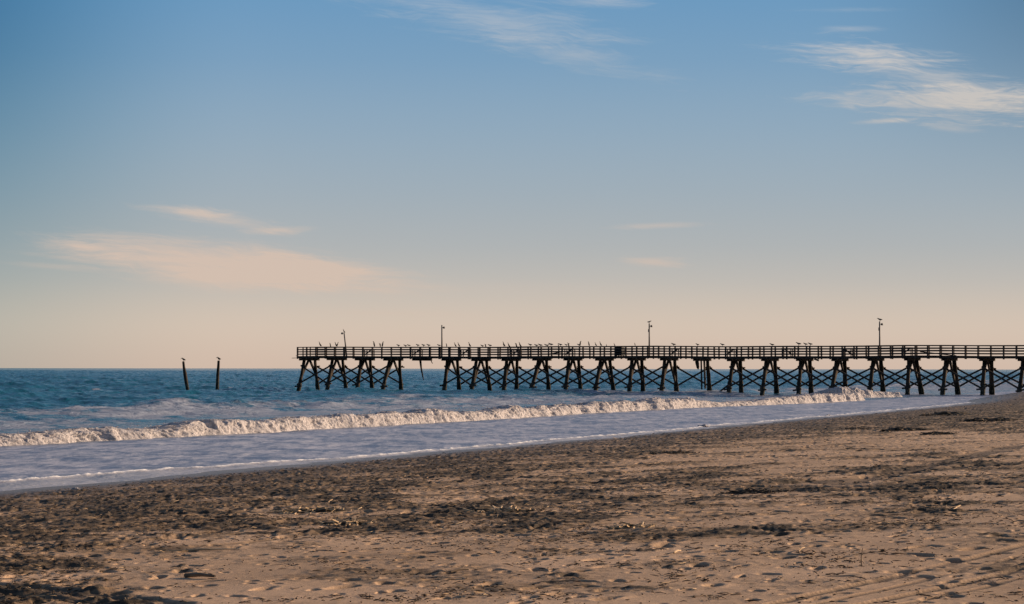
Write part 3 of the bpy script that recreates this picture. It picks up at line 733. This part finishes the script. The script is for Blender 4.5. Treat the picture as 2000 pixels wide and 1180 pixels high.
put_bird('g', tuple(poletops[2]+Vector((0, 0, 0))), 1.0, 1, .4, 'gull perched on the tall lamp pole beside the covered bin')
put_bird('g', tuple(poletops[3]+Vector((.03, 0, 0))), 1.15, 0, .2, 'gull perched on the lamp pole nearest the beach')
loc, _ = onpier(581, -1.65, 3.57); put_bird('g', loc, .8, 0, .3, 'gull standing on the loose plank at the seaward end of the deck')
put_bird('p', tuple(LP[0]), .98, 0, .1, 'bulky dark bird hunched on top of the leaning lone pile')
put_bird('p', tuple(LP[1]), 1.0, 0, -.2, 'bulky dark bird hunched on top of the upright lone pile')

# ------------------------------------------------------------------ wrack and driftwood on the sand
def simple(name, a, b, rough=.9):
    m, t, p = material(name); rn = t.noise(pos(t), 3.0, 3)
    t.put(p.inputs['Base Color'], t.mix(t.smooth(rn, .35, .65), a, b)); p.inputs['Roughness'].default_value = rough; p.inputs['Specular IOR Level'].default_value = .25; return m
M_STRAW = simple('dry_reed', (.34, .235, .14), (.60, .44, .28)); M_WRACK = simple('dark_wrack', (.022, .018, .014), (.075, .055, .036)); M_DRIFT = simple('driftwood', (.07, .05, .036), (.20, .145, .10))
def scatter(n, seed, dmin):
    rg = np.random.default_rng(seed); N = n*6
    x = rg.uniform(-60, 2060, N); y = 768+412*rg.random(N)**.85
    gx = np.empty(N); gy = np.empty(N)
    a = (x-1000)/F; el_ = (y-720.3-(x-1000)*.0015)/F
    z = np.full(N, .3)
    for _ in range(14):
        yy = (CAMH-z)/el_; xx = a*yy; z = sand_base(sdcoord(xx, yy)[1])
    de = density(x, y); nn = fbm(xx/1.3, yy/1.3, 61, 3)
    ok = (rg.random(N) < np.clip((de-dmin)*1.25+nn*1.3, .025, 1)) & (sdcoord(xx, yy)[1] < -1.2)
    xx, yy, x, y = xx[ok][:n], yy[ok][:n], x[ok][:n], y[ok][:n]
    px, py = project(np.stack([xx, yy, xx*0+.3], -1))
    zs = sand_base(sdcoord(xx, yy)[1])+bank(*sdcoord(xx, yy))+relief(xx, yy, px, py)[0]
    return xx, yy, zs, rg
def stuff_sticks(name, mat, n, seed, dmin, l0, l1, th, tilt, label, cat):
    xx, yy, zs, rg = scatter(n, seed, dmin); n = len(xx)
    ang = rg.uniform(0, 2*math.pi, n); ln = l0+(l1-l0)*rg.random(n)**2.2; tl = rg.normal(0, tilt, n); dist = yy
    ln = ln*(.8+dist/110); t_ = th*(.6+.8*rg.random(n))*(.8+dist/90)
    d = np.stack([np.cos(ang)*np.cos(tl), np.sin(ang)*np.cos(tl), np.sin(tl)], -1); sdv = np.stack([-np.sin(ang), np.cos(ang), ang*0], -1); up = np.cross(d, sdv)
    c = np.stack([xx, yy, zs+t_*.5+np.abs(np.sin(tl))*ln*.35], -1)
    bend = up*(ln*rg.uniform(-.02, .12, n))[:, None]
    V = []; prof = [(-.5, .5, 0), (0, 1, 1), (.5, .3, 0)]
    for (f, r_, b_) in prof:
        for (a_, q_) in ((1, 0), (0, 1), (-1, 0), (0, -1)):
            V.append(c+d*(ln*f)[:, None]+bend*b_+(sdv*a_+up*q_)*(t_*r_*.5)[:, None])
    V = np.stack(V, 1).reshape(-1, 3)
    fc = []
    for r_ in range(2):
        for k in range(4): fc.append((r_*4+k, r_*4+(k+1) % 4, r_*4+4+(k+1) % 4, r_*4+4+k))
    fc.append((3, 2, 1, 0)); fc.append((8, 9, 10, 11)); fc = np.array(fc)
    q = (np.arange(n)[:, None, None]*12+fc[None]).reshape(-1, 4)
    me = bpy.data.meshes.new(name); me.vertices.add(len(V)); me.vertices.foreach_set('co', V.astype(np.float32).ravel())
    me.loops.add(q.size); me.loops.foreach_set('vertex_index', q.astype(np.int32).ravel()); me.polygons.add(len(q)); me.polygons.foreach_set('loop_start', (np.arange(len(q))*4).astype(np.int32)); me.update(calc_edges=True)
    me.materials.append(mat); o = link(bpy.data.objects.new(name, me)); tag(o, label, cat, kind='stuff'); return o
stuff_sticks('dark_wrack', M_WRACK, 8500, 1, .35, .015, .11, .009, .06, 'scraps of dark seaweed and bark strewn over the sand', 'seaweed')
stuff_sticks('dry_reeds', M_STRAW, 1000, 2, .30, .03, .22, .006, .14, 'pale broken reed stems scattered on the sand', 'reeds')
stuff_sticks('driftwood_bits', M_DRIFT, 3500, 4, .20, .02, .12, .009, .10, 'small brown driftwood bits scattered on the beach', 'driftwood')
# larger wrack heaps that can be told apart: (x, y, length m, height m, label)
HEAPS = [(1855, 812, 2.6, .16, 'long low black heap of wrack below the pier, nearest the beach end'), (1938, 823, 2.2, .14, 'black wrack heap near the right edge below the dark bank'), (1770, 842, 1.6, .12, 'dark wrack heap left of the two largest heaps'),
         (1838, 849, 1.1, .09, 'small dark wrack heap just right of and below another heap'), (1675, 839, 1.0, .07, 'thin dark wrack heap farthest left on the upper beach'), (1905, 784, 1.4, .16, 'dark rounded clump on the skyline of the bank at the water edge'),
         (1240, 1032, .55, .05, 'brown matted reed heap on open sand at centre right'), (620, 1000, 1.0, .07, 'dark weed heap with straw at left centre'), (985, 1000, .9, .06, 'long dark weed heap along the wheel track'), (690, 1025, .7, .06, 'round dark weed clump at left centre below the track'),
         (1320, 886, 1.3, .06, 'flat black streak of weed on upper beach'), (1480, 963, .9, .06, 'dark weed patch in mid beach right of centre')]
for (x, y, ln, ht, lab) in HEAPS:
    gx, gy, gz = ground_at(x, y); q = random.Random(int(x)); b = (gx, gy, gz-.02)
    o = empty('seaweed_heap', b); tag(o, lab+' of the photo' if False else lab, 'seaweed', 'seaweed heaps on the sand')
    mb = MB(); bmesh.ops.create_icosphere(mb.bm, subdivisions=4, radius=1)
    co = np.array([v.co[:] for v in mb.bm.verts]); nz = fbm(co[:, 0]*2.2+x, co[:, 1]*2.2+co[:, 2], int(x), 4, .6)
    for v, n_ in zip(mb.bm.verts, nz):
        f = 1+.75*n_; v.co = Vector((v.co.x*ln/2*f, v.co.y*ln*.32*f, max(v.co.z, -.2)*ht*(1+1.2*n_)))
    mb.build('weed_mat', M_WRACK, o, False)
    mb = MB()
    for k in range(70):
        a = q.uniform(0, 6.28); rr_ = q.random()**.5; c = Vector((math.cos(a)*rr_*ln*.55, math.sin(a)*rr_*ln*.34, ht*(1-rr_*.9)+.01)); an = q.uniform(0, 6.28); l2 = q.uniform(.04, .16)*(1+ln*.3)
        v = Vector((math.cos(an), math.sin(an), q.uniform(-.15, .35)))*l2; mb.bar(c-v, c+v, .012*(1+ln*.4), .012*(1+ln*.4))
    mb.build('stems', M_STRAW if y > 990 else M_DRIFT, o)
# thin upright twig and a few separate sticks
x, y, z = ground_at(1683, 1107)
o = MB().tube([(0, 0, -.03), (-.004, 0, .08), (.010, .01, .17)], [.006, .005, .003], 6).build('upright_twig', M_DRIFT, None, loc=(x, y, z)); tag(o, 'thin twig standing upright in the sand at lower right', 'twig')
for (x0, y0, x1, y1, r, mt, lab) in ((640, 985, 690, 948, .012, M_STRAW, 'pale bent reed stalk lying over the weed heap at left centre'), (325, 1080, 468, 1076, .012, M_STRAW, 'long pale reed lying across sand at lower left'), (805, 1112, 815, 1118, .006, M_STRAW, 'tiny pale straw on clean sand near bottom centre'),
        (1316, 1083, 1330, 1079, .010, M_STRAW, 'short pale stick on the sand at lower centre right'), (880, 1120, 915, 1117, .012, M_DRIFT, 'dark stick lying with a pale tip near bottom centre'), (1560, 1080, 1572, 1073, .008, M_STRAW, 'small straw curl beside the churned sand at lower right'), (362, 1127, 420, 1130, .022, M_DRIFT, 'dark plank-like stick lying at lower left'),
        (1860, 1000, 1876, 990, .012, M_STRAW, 'pale reed stub sticking up in the reed drift at right'), (1495, 1083, 1510, 1080, .010, M_DRIFT, 'short brown stick left of the small straw curl')):
    a = Vector(ground_at(x0, y0)); b = Vector(ground_at(x1, y1))
    if (b-a).length > 1.2: b = a+(b-a).normalized()*1.2
    mid = (a+b)/2+Vector((0, 0, .03)); o = MB().tube([Vector((0, 0, .015)), mid-a, b-a+Vector((0, 0, .02))], [r, r*.9, r*.5], 6, .1, 3).build('stick', mt, None, loc=tuple(a)); tag(o, lab, 'stick', 'separate sticks lying on the sand')
# clumps of stranded sea foam
for (x, y, ln, lab) in ((1374, 835, .42, 'rounded clump of sea foam at the water line right of centre'), (148, 957, .16, 'small pale clump of stranded foam on wet sand at left'), (1618, 813, .30, 'small dark-edged foam clump on the far water line')):
    gx, gy, gz = ground_at(x, y); mb = MB(); bmesh.ops.create_icosphere(mb.bm, subdivisions=4, radius=1)
    co = np.array([v.co[:] for v in mb.bm.verts]); nz = fbm(co[:, 0]*2+x, co[:, 1]*2+co[:, 2]*2, int(x), 4, .6)
    for v, n_ in zip(mb.bm.verts, nz): v.co = Vector((v.co.x*ln/2*(1+n_), v.co.y*ln/3*(1+n_), v.co.z*ln*.22*(1+n_)))
    o = mb.build('foam_clump', M_FOAM, None, True, loc=(gx, gy, gz+ln*.05)); tag(o, lab, 'foam', 'stranded foam clumps')
